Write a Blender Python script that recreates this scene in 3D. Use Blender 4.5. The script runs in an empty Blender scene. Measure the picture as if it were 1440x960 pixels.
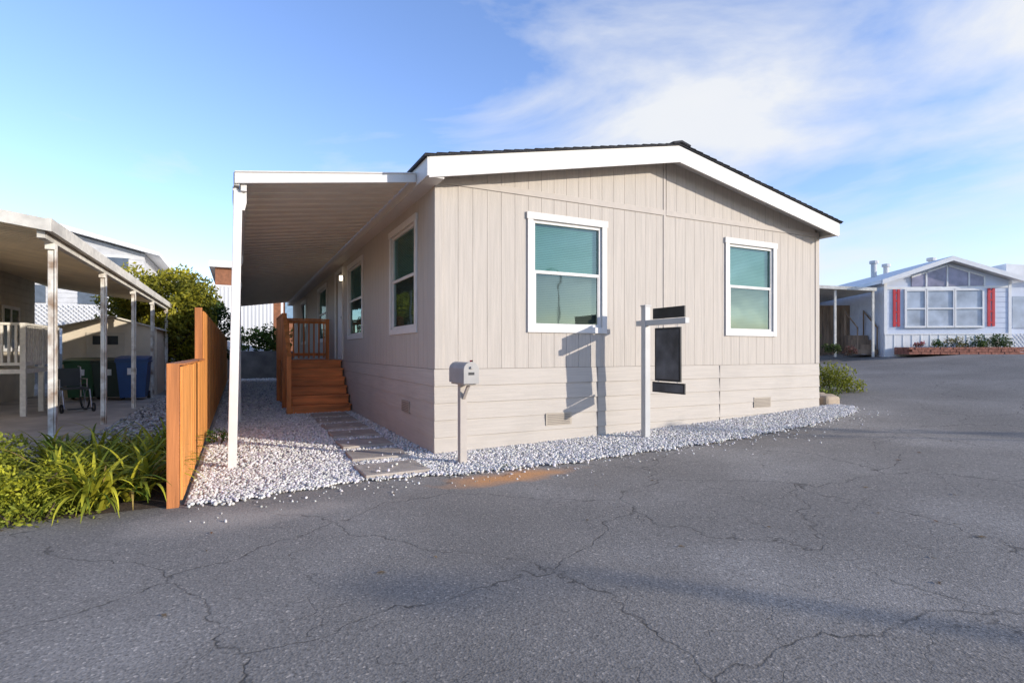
import bpy, bmesh, math, random
import numpy as np
from mathutils import Vector, Matrix
random.seed(7); rng=np.random.default_rng(7)
scene=bpy.context.scene
scene.view_settings.view_transform='Standard'; scene.view_settings.look='None'
scene.view_settings.exposure=0; scene.view_settings.gamma=1

# ---------------------------------------------------------------- materials
def nodes(name):
    m=bpy.data.materials.new(name); m.use_nodes=True
    nt=m.node_tree; b=nt.nodes['Principled BSDF']; return m,nt,b
def N(nt,t,**k):
    n=nt.nodes.new(t)
    for a,v in k.items(): setattr(n,a,v)
    return n
def ramp(nt,src,stops):
    r=N(nt,'ShaderNodeValToRGB'); e=r.color_ramp.elements
    e[0].position,e[0].color=stops[0][0],(*stops[0][1],1)
    e[1].position,e[1].color=stops[-1][0],(*stops[-1][1],1)
    for p,c in stops[1:-1]:
        x=e.new(p); x.color=(*c,1)
    nt.links.new(src,r.inputs[0]); return r.outputs[0]
def mul(c,f): return tuple(min(1,max(0,x*f)) for x in c)
def M(name,base,rough=.7,var=.1,scale=4,bump=.0,bscale=60,metal=0,stretch=(1,1,1),spec=.4,dirt=0,dscale=1.3,dcol=None):
    m,nt,b=nodes(name)
    tc=N(nt,'ShaderNodeTexCoord'); mp=N(nt,'ShaderNodeMapping'); mp.inputs['Scale'].default_value=stretch
    nt.links.new(tc.outputs['Object'],mp.inputs[0])
    n=N(nt,'ShaderNodeTexNoise'); n.inputs['Scale'].default_value=scale; n.inputs['Detail'].default_value=4
    nt.links.new(mp.outputs[0],n.inputs['Vector'])
    col=ramp(nt,n.outputs['Fac'],[(.3,mul(base,1-var)),(.7,mul(base,1+var))])
    if dirt:
        n3=N(nt,'ShaderNodeTexNoise'); n3.inputs['Scale'].default_value=dscale; n3.inputs['Detail'].default_value=6
        nt.links.new(tc.outputs['Object'],n3.inputs['Vector'])
        f=ramp(nt,n3.outputs['Fac'],[(.45,(0,0,0)),(.75,(dirt,)*3)])
        mx=N(nt,'ShaderNodeMix',data_type='RGBA'); nt.links.new(f,mx.inputs[0])
        nt.links.new(col,mx.inputs[6]); mx.inputs[7].default_value=(*(dcol or mul(base,.45)),1); col=mx.outputs[2]
    nt.links.new(col,b.inputs['Base Color'])
    b.inputs['Roughness'].default_value=rough; b.inputs['Metallic'].default_value=metal
    b.inputs['Specular IOR Level'].default_value=spec
    if bump:
        n2=N(nt,'ShaderNodeTexNoise'); n2.inputs['Scale'].default_value=bscale; n2.inputs['Detail'].default_value=2
        nt.links.new(mp.outputs[0],n2.inputs['Vector'])
        bp=N(nt,'ShaderNodeBump'); bp.inputs['Strength'].default_value=bump; bp.inputs['Distance'].default_value=.01
        nt.links.new(n2.outputs['Fac'],bp.inputs['Height']); nt.links.new(bp.outputs[0],b.inputs['Normal'])
    return m
def attr_mat(name,rough=.8,trans=0):
    m,nt,b=nodes(name)
    a=N(nt,'ShaderNodeAttribute',attribute_name='Col'); nt.links.new(a.outputs['Color'],b.inputs['Base Color'])
    b.inputs['Roughness'].default_value=rough; b.inputs['Specular IOR Level'].default_value=.25
    if trans:
        t=N(nt,'ShaderNodeBsdfTranslucent'); nt.links.new(a.outputs['Color'],t.inputs[0])
        mx=N(nt,'ShaderNodeMixShader'); mx.inputs[0].default_value=trans
        nt.links.new(b.outputs[0],mx.inputs[1]); nt.links.new(t.outputs[0],mx.inputs[2])
        nt.links.new(mx.outputs[0],nt.nodes['Material Output'].inputs[0])
    return m
SIDV=M('siding_vertical',(.465,.412,.355),.75,.08,14,.3,120,stretch=(3,3,.12))
SIDH=M('siding_lap',(.48,.428,.37),.75,.07,14,.3,120,stretch=(.12,.12,3),dirt=.15)
GROOVE=M('groove',(.24,.205,.17),.8)
TRIMT=M('taupe_trim',(.45,.395,.34),.7,.05,10)
WHITE=M('white_trim',(.63,.60,.56),.55,.04,8,.1,60)
CREAM=M('cream_metal',(.86,.79,.67),.5,.05,4)
SHING=M('shingle',(.035,.035,.04),.9,.5,40,.6,120)
WOOD=M('redwood',(.58,.19,.05),.6,.35,9,.3,60,stretch=(1,1,.15))
WOODX=M('redwood_treads',(.62,.19,.05),.55,.4,9,.3,60,stretch=(.15,1,1))
FENCE=M('cedar_picket',(.66,.27,.065),.65,.38,8,.3,60,stretch=(2,2,.12))
FPOST=M('redwood_post',(.42,.15,.045),.7,.35,8,.3,60,stretch=(2,2,.12))
VINYL=M('white_vinyl',(.46,.45,.43),.45,.05,5)
BLACK=M('sign_face',(.02,.02,.022),.5,.6,3)
PAVER=M('concrete_paver',(.40,.34,.28),.85,.18,7,.5,90,dirt=.4)
CONC=M('concrete',(.44,.39,.33),.85,.25,1.5,.3,60,dirt=.5)
DARKC=M('retaining_concrete',(.18,.16,.14),.9,.3,2,.3,30,dirt=.5)
SOIL=M('soil',(.09,.06,.04),.95,.4,12,.8,60)
BRICK=M('brick',(.3,.12,.08),.85,.4,10,.5,60)
METAL=M('galvanised',(.36,.34,.315),.5,.1,6)
PIPE=M('vent_pipe_metal',(.5,.5,.5),.5,.1,6)
STEEL=M('steel',(.4,.4,.42),.35,.1,6,metal=.8)
RUBBER=M('rubber',(.02,.02,.02),.7)
OLDW=M('weathered_white',(.66,.62,.54),.6,.15,12,.2,60,dirt=.6)
POSTM=M('peeling_post',(.70,.66,.58),.6,.1,12,.2,60,dirt=1,dscale=5,dcol=(.22,.13,.07))
BEIGE=M('beige_panel',(.58,.51,.40),.7,.1,3,dirt=.3)
LBLUE=M('pale_blue_siding',(.60,.64,.72),.7,.05,4)
PWHITE=M('white_paint',(.74,.73,.71),.6,.05,5)
RED=M('red_shutter',(.5,.03,.04),.5)
BROWN=M('brown_wall',(.24,.10,.05),.8,.3,5)
OLDWOOD=M('old_wood',(.26,.18,.12),.85,.4,7,stretch=(1,1,.15))
GREENP=M('green_plastic',(.012,.08,.03),.45,.1,4)
DGREENP=M('dark_plastic',(.02,.04,.03),.45,.1,4)
BLUEP=M('blue_plastic',(.02,.07,.2),.45,.1,4)
BARK=M('bark',(.09,.06,.04),.95,.4,20,.6,60)
LEAF=attr_mat('leaf',.6,.3)
STONE=attr_mat('white_rock',.85)
GRIT=M('gravel_base',(.40,.36,.32),.95,.5,45,1,70)
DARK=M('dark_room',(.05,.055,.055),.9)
BLIND=M('blind_slat',(.48,.50,.48),.6,.03,5)
GREYG=M('grey_gravel',(.33,.28,.23),.95,.5,35,1,60)
def glass_mat(name,tint):
    m=bpy.data.materials.new(name); m.use_nodes=True; nt=m.node_tree; nt.nodes.clear()
    o=N(nt,'ShaderNodeOutputMaterial'); t=N(nt,'ShaderNodeBsdfTransparent'); t.inputs[0].default_value=(*tint,1)
    g=N(nt,'ShaderNodeBsdfGlossy'); g.inputs['Roughness'].default_value=.03; g.inputs[0].default_value=(.6,.85,.85,1)
    f=N(nt,'ShaderNodeLayerWeight'); f.inputs[0].default_value=.5
    fm=N(nt,'ShaderNodeMath',operation='MULTIPLY_ADD'); nt.links.new(f.outputs['Facing'],fm.inputs[0]); fm.inputs[1].default_value=.30; fm.inputs[2].default_value=.05
    tc=N(nt,'ShaderNodeTexCoord'); n=N(nt,'ShaderNodeTexNoise'); n.inputs['Scale'].default_value=1.5
    bp=N(nt,'ShaderNodeBump'); bp.inputs['Strength'].default_value=.08; bp.inputs['Distance'].default_value=.05
    nt.links.new(tc.outputs['Object'],n.inputs['Vector']); nt.links.new(n.outputs['Fac'],bp.inputs['Height']); nt.links.new(bp.outputs[0],g.inputs['Normal'])
    mx=N(nt,'ShaderNodeMixShader'); nt.links.new(fm.outputs[0],mx.inputs[0]); nt.links.new(t.outputs[0],mx.inputs[1]); nt.links.new(g.outputs[0],mx.inputs[2])
    nt.links.new(mx.outputs[0],o.inputs[0]); return m
GLASS=glass_mat('window_glass',(.34,.55,.50))
SCREEN=glass_mat('screen_glass',(.33,.36,.32))
def corr(name,base,freq,axis='X',depth=.6):
    m,nt,b=nodes(name); tc=N(nt,'ShaderNodeTexCoord'); w=N(nt,'ShaderNodeTexWave'); w.bands_direction=axis
    w.inputs['Scale'].default_value=freq; nt.links.new(tc.outputs['Object'],w.inputs[0])
    bp=N(nt,'ShaderNodeBump'); bp.inputs['Strength'].default_value=depth; bp.inputs['Distance'].default_value=.03
    nt.links.new(w.outputs['Fac'],bp.inputs['Height']); nt.links.new(bp.outputs[0],b.inputs['Normal'])
    c=ramp(nt,w.outputs['Fac'],[(0,mul(base,.8)),(.5,base)]); nt.links.new(c,b.inputs['Base Color']); b.inputs['Roughness'].default_value=.6
    return m
CORRW=corr('corrugated_white',(.6,.6,.6),1.6)

def asphalt():
    m,nt,b=nodes('asphalt'); L=nt.links.new
    tc=N(nt,'ShaderNodeTexCoord'); P=tc.outputs['Object']
    def noise(s,d=4,src=P):
        n=N(nt,'ShaderNodeTexNoise'); n.inputs['Scale'].default_value=s; n.inputs['Detail'].default_value=d; L(src,n.inputs['Vector']); return n
    big=ramp(nt,noise(.45,6).outputs['Fac'],[(.30,(.235,.208,.178)),(.5,(.29,.258,.222)),(.68,(.39,.35,.305))])
    fine=ramp(nt,noise(60,2).outputs['Fac'],[(.3,(.5,.5,.5)),(.5,(1,1,1))])
    gr=N(nt,'ShaderNodeTexVoronoi'); gr.inputs['Scale'].default_value=90; L(P,gr.inputs['Vector'])
    grc=ramp(nt,gr.outputs['Color'],[(.1,(.6,.6,.6)),(.8,(1,1,1)),(.97,(2.0,1.9,1.8))])
    def mulc(a,c,f=1):
        x=N(nt,'ShaderNodeMix',data_type='RGBA',blend_type='MULTIPLY'); x.inputs[0].default_value=f; L(a,x.inputs[6]); L(c,x.inputs[7]); return x.outputs[2]
    col=mulc(mulc(big,fine,.8),grc,.75)
    dn=noise(1.1,5); sub=N(nt,'ShaderNodeVectorMath',operation='MULTIPLY_ADD'); L(dn.outputs['Color'],sub.inputs[0]); sub.inputs[1].default_value=(1.0,1.0,0); L(P,sub.inputs[2])
    dn2=noise(7,4); sub2=N(nt,'ShaderNodeVectorMath',operation='MULTIPLY_ADD'); L(dn2.outputs['Color'],sub2.inputs[0]); sub2.inputs[1].default_value=(.15,.15,0); L(sub.outputs[0],sub2.inputs[2])
    wv=ramp(nt,dn2.outputs['Fac'],[(.35,(.25,.25,.25)),(.6,(1,1,1))])   # crack strength varies along its length
    tot=None; mk0=noise(.7,3)
    for sc,th,lo,st in((.62,.0065,.30,.85),(1.7,.009,.45,.6)):
        v=N(nt,'ShaderNodeTexVoronoi',feature='DISTANCE_TO_EDGE',voronoi_dimensions='2D'); v.inputs['Scale'].default_value=sc; L(sub2.outputs[0],v.inputs['Vector'])
        c=ramp(nt,v.outputs['Distance'],[(th*.2,(st,)*3),(th,(0,0,0))])
        mk=ramp(nt,mk0.outputs['Fac'],[(lo,(0,0,0)),(lo+.1,(1,1,1))])
        q=mulc(mulc(c,mk),wv,.8)
        if tot is None: tot=q
        else:
            x=N(nt,'ShaderNodeMix',data_type='RGBA',blend_type='LIGHTEN'); x.inputs[0].default_value=1; L(tot,x.inputs[6]); L(q,x.inputs[7]); tot=x.outputs[2]
    x=N(nt,'ShaderNodeMix',data_type='RGBA'); L(tot,x.inputs[0]); L(col,x.inputs[6]); x.inputs[7].default_value=(.05,.043,.036,1); col=x.outputs[2]
    nn=noise(3,4)
    for (cx,cy,rx,ry,cc,st) in((.25,-1.5,.85,.33,(.66,.32,.13),.95),(-2.2,-1.75,.9,.4,(.5,.42,.34),.6)):
        mp=N(nt,'ShaderNodeMapping'); mp.inputs['Scale'].default_value=(1/rx,1/ry,0); mp.inputs['Location'].default_value=(-cx/rx,-cy/ry,0); L(P,mp.inputs[0])
        ad=N(nt,'ShaderNodeVectorMath',operation='MULTIPLY_ADD'); L(nn.outputs['Color'],ad.inputs[0]); ad.inputs[1].default_value=(1.2,1.2,0); L(mp.outputs[0],ad.inputs[2])
        s2=N(nt,'ShaderNodeVectorMath',operation='SUBTRACT'); L(ad.outputs[0],s2.inputs[0]); s2.inputs[1].default_value=(.6,.6,0)
        ln=N(nt,'ShaderNodeVectorMath',operation='LENGTH'); L(s2.outputs[0],ln.inputs[0])
        f=ramp(nt,ln.outputs['Value'],[(.3,(st,)*3),(1,(0,0,0))])
        tc2=N(nt,'ShaderNodeMix',data_type='RGBA',blend_type='MULTIPLY'); tc2.inputs[0].default_value=.7; tc2.inputs[6].default_value=(*cc,1); L(fine,tc2.inputs[7])
        x=N(nt,'ShaderNodeMix',data_type='RGBA'); L(f,x.inputs[0]); L(col,x.inputs[6]); L(tc2.outputs[2],x.inputs[7]); col=x.outputs[2]
    L(col,b.inputs['Base Color']); b.inputs['Roughness'].default_value=.9; b.inputs['Specular IOR Level'].default_value=.2
    h=N(nt,'ShaderNodeMath',operation='SUBTRACT'); L(gr.outputs['Distance'],h.inputs[0]); L(tot,h.inputs[1])
    bp=N(nt,'ShaderNodeBump'); bp.inputs['Strength'].default_value=.3; bp.inputs['Distance'].default_value=.006
    L(h.outputs[0],bp.inputs['Height']); L(bp.outputs[0],b.inputs['Normal'])
    return m
ASPH=asphalt()

# ---------------------------------------------------------------- geometry helpers
def E(name,loc=(0,0,0)):
    e=bpy.data.objects.new(name,None); e.location=loc; scene.collection.objects.link(e); e.empty_display_size=.2; return e
I=lambda a,n,z:(a,n,z)
FRONT=lambda a,n,z:(a,-n,z)
SIDE=lambda a,n,z:(-n,a,z)
def frame(ox,oy,ang,oz=0):
    c,s=math.cos(ang),math.sin(ang)
    return lambda a,n,z:(ox+a*c-n*s,oy+a*s+n*c,oz+z)
class Bd:
    def __init__(s,mp=I): s.v=[];s.f=[];s.mp=mp
    def box(s,x0,x1,y0,y1,z0,z1):
        s.extr([(x0,y0,z0),(x1,y0,z0),(x1,y1,z0),(x0,y1,z0)],(0,0,z1-z0)); return s
    def extr(s,pts,vec):
        k=len(s.v); n=len(pts)
        for p in pts: s.v.append(s.mp(*p))
        for p in pts: s.v.append(s.mp(p[0]+vec[0],p[1]+vec[1],p[2]+vec[2]))
        s.f.append(tuple(range(k,k+n))); s.f.append(tuple(range(k+2*n-1,k+n-1,-1)))
        for i in range(n): j=(i+1)%n; s.f.append((k+i,k+j,k+n+j,k+n+i))
        return s
    def quad(s,pts):
        k=len(s.v)
        for p in pts: s.v.append(s.mp(*p))
        s.f.append(tuple(range(k,k+len(pts)))); return s
    def tube(s,p,q,r,n=8,r2=None):
        p=Vector(s.mp(*p)); q=Vector(s.mp(*q)); d=(q-p).normalized(); u=d.orthogonal().normalized(); w=d.cross(u); k=len(s.v); r2=r if r2 is None else r2
        for c,rr in((p,r),(q,r2)):
            for i in range(n):
                a=2*math.pi*i/n; s.v.append(tuple(c+u*math.cos(a)*rr+w*math.sin(a)*rr))
        for i in range(n): j=(i+1)%n; s.f.append((k+i,k+j,k+n+j,k+n+i))
        s.f.append(tuple(range(k,k+n))); s.f.append(tuple(range(k+2*n-1,k+n-1,-1))); return s
    def build(s,name,mat,parent=None,bevel=0,smooth=False):
        me=bpy.data.meshes.new(name); me.from_pydata(s.v,[],s.f)
        bm=bmesh.new(); bm.from_mesh(me); bmesh.ops.recalc_face_normals(bm,faces=bm.faces); bm.to_mesh(me); bm.free()
        me.materials.append(mat); o=bpy.data.objects.new(name,me); scene.collection.objects.link(o)
        if smooth:
            for p in me.polygons: p.use_smooth=True
        if parent: o.parent=parent
        if bevel:
            b=o.modifiers.new('b','BEVEL'); b.width=bevel; b.segments=2; b.limit_method='ANGLE'
        return o
def npmesh(name,V,F,col,mat,parent=None,smooth=False):
    V=np.asarray(V,dtype=np.float32); F=np.asarray(F,dtype=np.int32); k=F.shape[1]
    me=bpy.data.meshes.new(name); me.vertices.add(len(V)); me.vertices.foreach_set('co',V.ravel())
    me.loops.add(F.size); me.loops.foreach_set('vertex_index',F.ravel())
    me.polygons.add(len(F)); me.polygons.foreach_set('loop_start',np.arange(0,F.size,k,dtype=np.int32))
    try: me.polygons.foreach_set('loop_total',np.full(len(F),k,dtype=np.int32))
    except Exception: pass
    me.update(calc_edges=True); me.validate()
    a=me.color_attributes.new('Col','FLOAT_COLOR','POINT')
    c=np.ones((len(V),4),dtype=np.float32); c[:,:3]=col; a.data.foreach_set('color',c.ravel())
    me.materials.append(mat); o=bpy.data.objects.new(name,me); scene.collection.objects.link(o)
    if parent: o.parent=parent
    return o
def hx(x):
    x=max(0.,min(x,20.)); return .02*x+.002*x*x if x<20 else 1.2
def hgt(x,y):
    return max(hx(x), 1.2*min(1,max(0,(y-22.05)/.1)))

# ---------------------------------------------------------------- ground
def ground():
    xs=sorted(set([-600,-300,-150,-80,-40,-20,-12]+[i*.5 for i in range(-20,42)]+[22,25,30,40,60,100,200,400,600]))
    ys=sorted(set([-600,-200,-80,-40,-20]+list(range(-15,22))+[22,22.05,22.15,23,26,30,40,60,100,200,400,800]))
    V=[(x,y,hgt(x,y)) for y in ys for x in xs]; n=len(xs)
    F=[(j*n+i,j*n+i+1,(j+1)*n+i+1,(j+1)*n+i) for j in range(len(ys)-1) for i in range(n-1)]
    me=bpy.data.meshes.new('ground'); me.from_pydata(V,[],F); me.materials.append(ASPH)
    o=bpy.data.objects.new('asphalt_ground',me); scene.collection.objects.link(o)
ground()
FX=[-2.62,-2.3,-1.7,-1.09,-.5,-.04,.45,1.3,2.2,3.5,4.88,6.2,7.2,7.9]
FY=[-1.22,-1.24,-1.1,-.98,-1.05,-1.15,-1.2,-1.28,-1.25,-1.27,-1.18,-1.0,-.8,-.3]
def yf(x): return np.interp(x,FX,FY)+.03*np.sin(np.asarray(x)*9)+.02*np.sin(np.asarray(x)*23+1)
g=Bd(); X=np.arange(-2.62,7.9,.08)
for a,b_ in zip(X[:-1],X[1:]):
    ta=21.9 if a<-.01 else .05 ; tb=ta
    if a>7.41: ta=tb=.25
    g.quad([(a,yf(a),hx(a)+.012),(b_,yf(b_),hx(b_)+.012),(b_,tb,hx(b_)+.012),(a,ta,hx(a)+.012)])
gravel=E('white_gravel'); g.build('gravel_bed',GRIT,gravel)
ico=bmesh.new(); bmesh.ops.create_icosphere(ico,subdivisions=1,radius=1); IV=np.array([v.co[:] for v in ico.verts]); IF=np.array([[v.index for v in f.verts] for f in ico.faces]); ico.free()
PAV=[(-.73,-.66,.03),(-.68,.24,-.03),(-.65,1.15,.02),(-.62,2.1,0),(-.6,3.05,.02),(-.58,4.0,-.02),(-.57,4.85,0)]
def stones(n,xr,yr,rr,name,parent,front=False,white=True,stray=False):
    x=rng.uniform(*xr,n); y=rng.uniform(0,1,n)
    if stray: y=yf(x)-np.abs(rng.normal(0,.28,n))-.03
    elif front:
        y0=yf(x)-.02-np.abs(rng.normal(0,.06,n))*(rng.random(n)<.3); top=np.where(x>0,.0,yr[1]); y=y0+(top-y0)*y
    else: y=yr[0]+(yr[1]-yr[0])*y
    keep=np.ones(n,bool)
    if white:
        for px,py,_ in PAV: keep&=~((np.abs(x-px)<.35)&(np.abs(y-py)<.30)&(rng.random(n)>.01))
    x=x[keep];y=y[keep];n=len(x); r=rng.uniform(*rr,n)
    base=np.array([hx(a) for a in x])+(.0 if stray else .012)+r*.35
    if white:
        for px,py,_ in PAV: base+=.045*((np.abs(x-px)<.33)&(np.abs(y-py)<.28))
    sc=rng.uniform(.6,1.25,(n,1,3))*r[:,None,None]
    V=IV[None]*sc*(1+rng.uniform(-.22,.22,(n,12,1)))
    a=rng.uniform(0,6.28,n); t=rng.uniform(-.6,.6,n)
    c,s=np.cos(a)[:,None],np.sin(a)[:,None]; ct,st=np.cos(t)[:,None],np.sin(t)[:,None]
    vx,vy,vz=V[...,0],V[...,1],V[...,2]; vy,vz=vy*ct-vz*st,vy*st+vz*ct; vx,vy=vx*c-vy*s,vx*s+vy*c
    V=np.stack([vx+x[:,None],vy+y[:,None],vz+base[:,None]],-1).reshape(-1,3)
    F=(IF[None]+12*np.arange(n)[:,None,None]).reshape(-1,3)
    v=np.clip(rng.normal(.60,.13,n),.25,.8) if white else np.clip(rng.normal(.36,.12,n),.08,.6)
    col=np.stack([v,v*rng.uniform(.90,.98,n),v*rng.uniform(.80,.94,n)],-1); col=np.repeat(col,12,0)
    npmesh(name,V,F,col,STONE,parent)
stones(27000,(-2.6,7.85),(-1.2,.1),(.008,.020),'front_stones',gravel,front=True)
stones(16000,(-2.58,-.02),(-.1,6.5),(.010,.022),'side_stones',gravel)
stones(7000,(-2.58,-.02),(6.5,21.8),(.02,.035),'rear_stones',gravel)
stones(260,(-2.6,7.8),(0,1),(.005,.014),'stray_stones',gravel,stray=True)
for i,(px,py,r) in enumerate(PAV):
    b=Bd(frame(px,py,r)); b.box(-.34,.34,-.29,.29,.0,.05); b.build('concrete_paver',PAVER,bevel=.008)

# ---------------------------------------------------------------- main house
house=E('manufactured_house')
W_,LEN=7.41,20.
def zr(x): return 4.384-.2003*abs(x-3.705)
fw=[(1.29,2.60,1.56,3.18),(5.01,6.25,1.56,3.18)]
sw=[(.76,2.25,1.56,3.19),(4.40,6.05,1.56,3.19),(9.3,11.2,1.56,3.19),(14.5,16.2,1.56,3.19)]
door=(6.75,7.72,1.12,3.2)
def split(lo,hi,cuts):
    return sorted(set([lo,hi]+[c for c in cuts if lo<c<hi]))
def cells(bd,alo,ahi,zlo,zhi,holes,n0,n1,top=None):
    A=split(alo,ahi,[c for h in holes for c in h[:2]])
    for a0,a1 in zip(A[:-1],A[1:]):
        hs=sorted([h for h in holes if h[0]<=a0+1e-6 and h[1]>=a1-1e-6],key=lambda h:h[2])
        z=zlo
        for h in hs:
            if h[2]>z: bd.box(a0,a1,n0,n1,z,h[2])
            z=max(z,h[3])
        if z<zhi: bd.box(a0,a1,n0,n1,z,zhi)
fh=[(a+.06,b-.06,c+.06,d-.06) for a,b,c,d in fw]
sh=[(a+.06,b-.06,c+.06,d-.06) for a,b,c,d in sw]+[door]
b=Bd(FRONT); cells(b,0,W_,-.2,3.40,fh,-.12,0)
b.extr([(0,-.12,3.40),(W_,-.12,3.40),(W_,-.12,zr(W_)-.08),(3.705,-.12,zr(3.705)-.08),(0,-.12,zr(0)-.08)],(0,.12,0)); b.build('front_wall',GROOVE,house)
b=Bd(SIDE); cells(b,.121,LEN,-.2,3.5,sh,-.12,0); b.build('side_wall',GROOVE,house)
b=Bd(); b.box(W_-.12,W_,.121,LEN,-.2,3.5); b.box(.0,W_,LEN,LEN+.1,-.2,3.5); b.build('rear_walls',TRIMT,house)
bw=.2032; gap=.0022; pr=.009
def boards(mp,lo,hi,zlo,zhi,holes,name):
    b=Bd(mp); a=lo
    while a<hi-.01:
        a1=min(a+bw,hi); cells(b,a+gap,a1-gap,zlo,zhi,holes,.0005,pr); a=a1
    b.build(name,SIDV,house)
boards(FRONT,.09,3.68,1.08,3.405,fh,'siding_front'); boards(FRONT,3.73,W_-.09,1.08,3.405,fh,'siding_front_b')
boards(SIDE,.09,LEN,1.08,3.42,sh,'siding_side')
b=Bd(FRONT); a=.09
while a<W_-.1:
    a1=min(a+bw,W_-.09)
    if not(a<3.73 and a1>3.68): b.extr([(a+gap,.0005,3.49),(a1-gap,.0005,3.49),(a1-gap,.0005,zr(a1)-.09),(a+gap,.0005,zr(a)-.09)],(0,pr,0))
    else:
        for p,q in((a,3.68),(3.73,a1)):
            if q-p>.02: b.extr([(p+gap,.0005,3.49),(q-gap,.0005,3.49),(q-gap,.0005,zr(q)-.09),(p+gap,.0005,zr(p)-.09)],(0,pr,0))
    a=a1
b.build('gable_siding',SIDV,house)
b=Bd(FRONT); b.box(.0,3.679,.001,.024,3.406,3.489); b.box(3.731,W_,.001,.024,3.406,3.489); b.box(3.681,3.729,.001,.020,1.08,4.28); b.build('gable_band',TRIMT,house,.003)
b=Bd(FRONT); b.box(-.022,.088,.001,.022,1.08,3.405); b.box(W_-.088,W_+.022,.001,.022,1.08,3.405); b.build('corner_boards',SIDV,house,.003)
b=Bd(SIDE); b.box(.001,.088,.001,.022,1.08,3.4); b.build('corner_board_side',SIDV,house,.003)
def laps(mp,lo,hi,name):
    b=Bd(mp); z=1.078
    while z>-.15:
        z0=z-.214; b.extr([(lo,.0,z0),(lo,.026,z0),(lo,.014,z-.004),(lo,.0,z-.004)],(hi-lo,0,0)); z=z0
    b.build(name,SIDH,house)
laps(FRONT,-.026,W_+.02,'skirting_front'); laps(SIDE,.002,LEN,'skirting_side')
b=Bd(FRONT)
for x in(2.44,4.88): b.box(x,x+.003,.012,.0262,.0,1.07)
b.build('skirting_joints',GROOVE,house)
VENT=M('vent',(.38,.32,.25),.6)
def vent(mp,a,z):
    b=Bd(mp); b.box(a-.21,a+.21,.0265,.034,z-.085,z+.085); b.build('vent_plate',VENT,house,.002)
    b=Bd(mp)
    for i in range(6): b.box(a-.18,a+.18,.0345,.038,z-.07+i*.024,z-.058+i*.024)
    b.build('vent_louvres',GROOVE,house)
vent(FRONT,1.78,.366); vent(FRONT,5.89,.425); vent(SIDE,1.29,.5)
def window(mp,a0,a1,z0,z1,par,dark=False):
    t=.085; b=Bd(mp)
    b.box(a0,a0+t,.010,.036,z0,z1); b.box(a1-t,a1,.010,.036,z0,z1)
    b.box(a0+t,a1-t,.010,.034,z0,z0+t); b.box(a0-.015,a1+.015,.010,.042,z1-t+.002,z1+.012)
    i0,i1,k0,k1=a0+t,a1-t,z0+t,z1-t
    b.build('window_trim',WHITE,par,.003)
    b=Bd(mp); f=.04; zm=(k0+k1)/2+.02
    b.box(i0-.025,i0+f,-.05,.006,k0-.02,k1+.02); b.box(i1-f,i1+.025,-.05,.006,k0-.02,k1+.02)
    b.box(i0+f,i1-f,-.05,.005,k1-f,k1+.02); b.box(i0+f,i1-f,-.05,.005,k0-.02,k0+f); b.box(i0+f,i1-f,-.045,.003,zm-.022,zm+.022)
    b.box(i0+f,i0+f+.02,-.04,.000,k0+f,zm-.022); b.box(i1-f-.02,i1-f,-.04,.000,k0+f,zm-.022)
    b.build('window_sash',WHITE,par,.002)
    Bd(mp).quad([(i0+f,-.026,zm+.022),(i1-f,-.026,zm+.022),(i1-f,-.026,k1-f),(i0+f,-.026,k1-f)]).build('upper_glass',GLASS,par)
    Bd(mp).quad([(i0+f+.02,-.016,k0+f),(i1-f-.02,-.016,k0+f),(i1-f-.02,-.016,zm-.022),(i0+f+.02,-.016,zm-.022)]).build('lower_glass_screen',SCREEN,par)
    b=Bd(mp); z=k0+.02
    while z<k1-.03:
        b.quad([(i0+.01,-.065,z+.0),(i1-.01,-.065,z+.0),(i1-.01,-.076,z+.023),(i0+.01,-.076,z+.023)]); z+=.0245
    b.build('blinds',BLIND,par)
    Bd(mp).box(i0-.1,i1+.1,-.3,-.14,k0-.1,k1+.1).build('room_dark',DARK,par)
for w in fw: window(FRONT,*w,house)
for w in sw: window(SIDE,*w,house)
b=Bd(SIDE); d0,d1,dz0,dz1=door
b.box(d0-.08,d0,.010,.045,dz0,dz1+.08); b.box(d1,d1+.08,.010,.045,dz0,dz1+.08); b.box(d0,d1,.010,.043,dz1,dz1+.08); b.build('door_trim',WHITE,house,.003)
b=Bd(SIDE); b.box(d0,d1,-.06,-.02,dz0,dz1)
for i in range(2):
    for j in range(3): b.box(d0+.12+i*.4,d0+.42+i*.4,-.0195,-.012,dz0+.15+j*.63,dz0+.65+j*.63)
b.build('door_leaf',PWHITE,house,.004)
Bd(SIDE).tube((d0+.08,-.02,2.1),(d0+.08,.05,2.1),.03).build('door_knob',STEEL,house)
b=Bd()
for x0,x1 in((-.2,3.705),(3.705,7.5)):
    b.extr([(x0,-.32,zr(x0)-.1),(x1,-.32,zr(x1)-.1),(x1,-.32,zr(x1)-.002),(x0,-.32,zr(x0)-.002)],(0,LEN+.6,0))
b.build('roof_deck',WHITE,house)
b=Bd()
for x0,x1 in((-.2,3.7045),(3.7055,7.5)):
    b.extr([(x0,-.345,zr(x0)-.25),(x1,-.345,zr(x1)-.25),(x1,-.345,zr(x1)-.003),(x0,-.345,zr(x0)-.003)],(0,.024,0))
b.box(-.222,-.2005,-.345,LEN+.3,zr(-.2)-.23,zr(-.2)-.008); b.box(7.5005,7.522,-.345,LEN+.3,zr(7.5)-.23,zr(7.5)-.008)
b.box(-.2,-.001,-.318,LEN+.2,zr(-.2)-.235,zr(-.2)-.2); b.box(W_+.03,7.5,-.318,LEN+.2,zr(7.5)-.235,zr(7.5)-.2)
b.build('fascia',WHITE,house,.003)
b=Bd(); random.seed(3)
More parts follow.
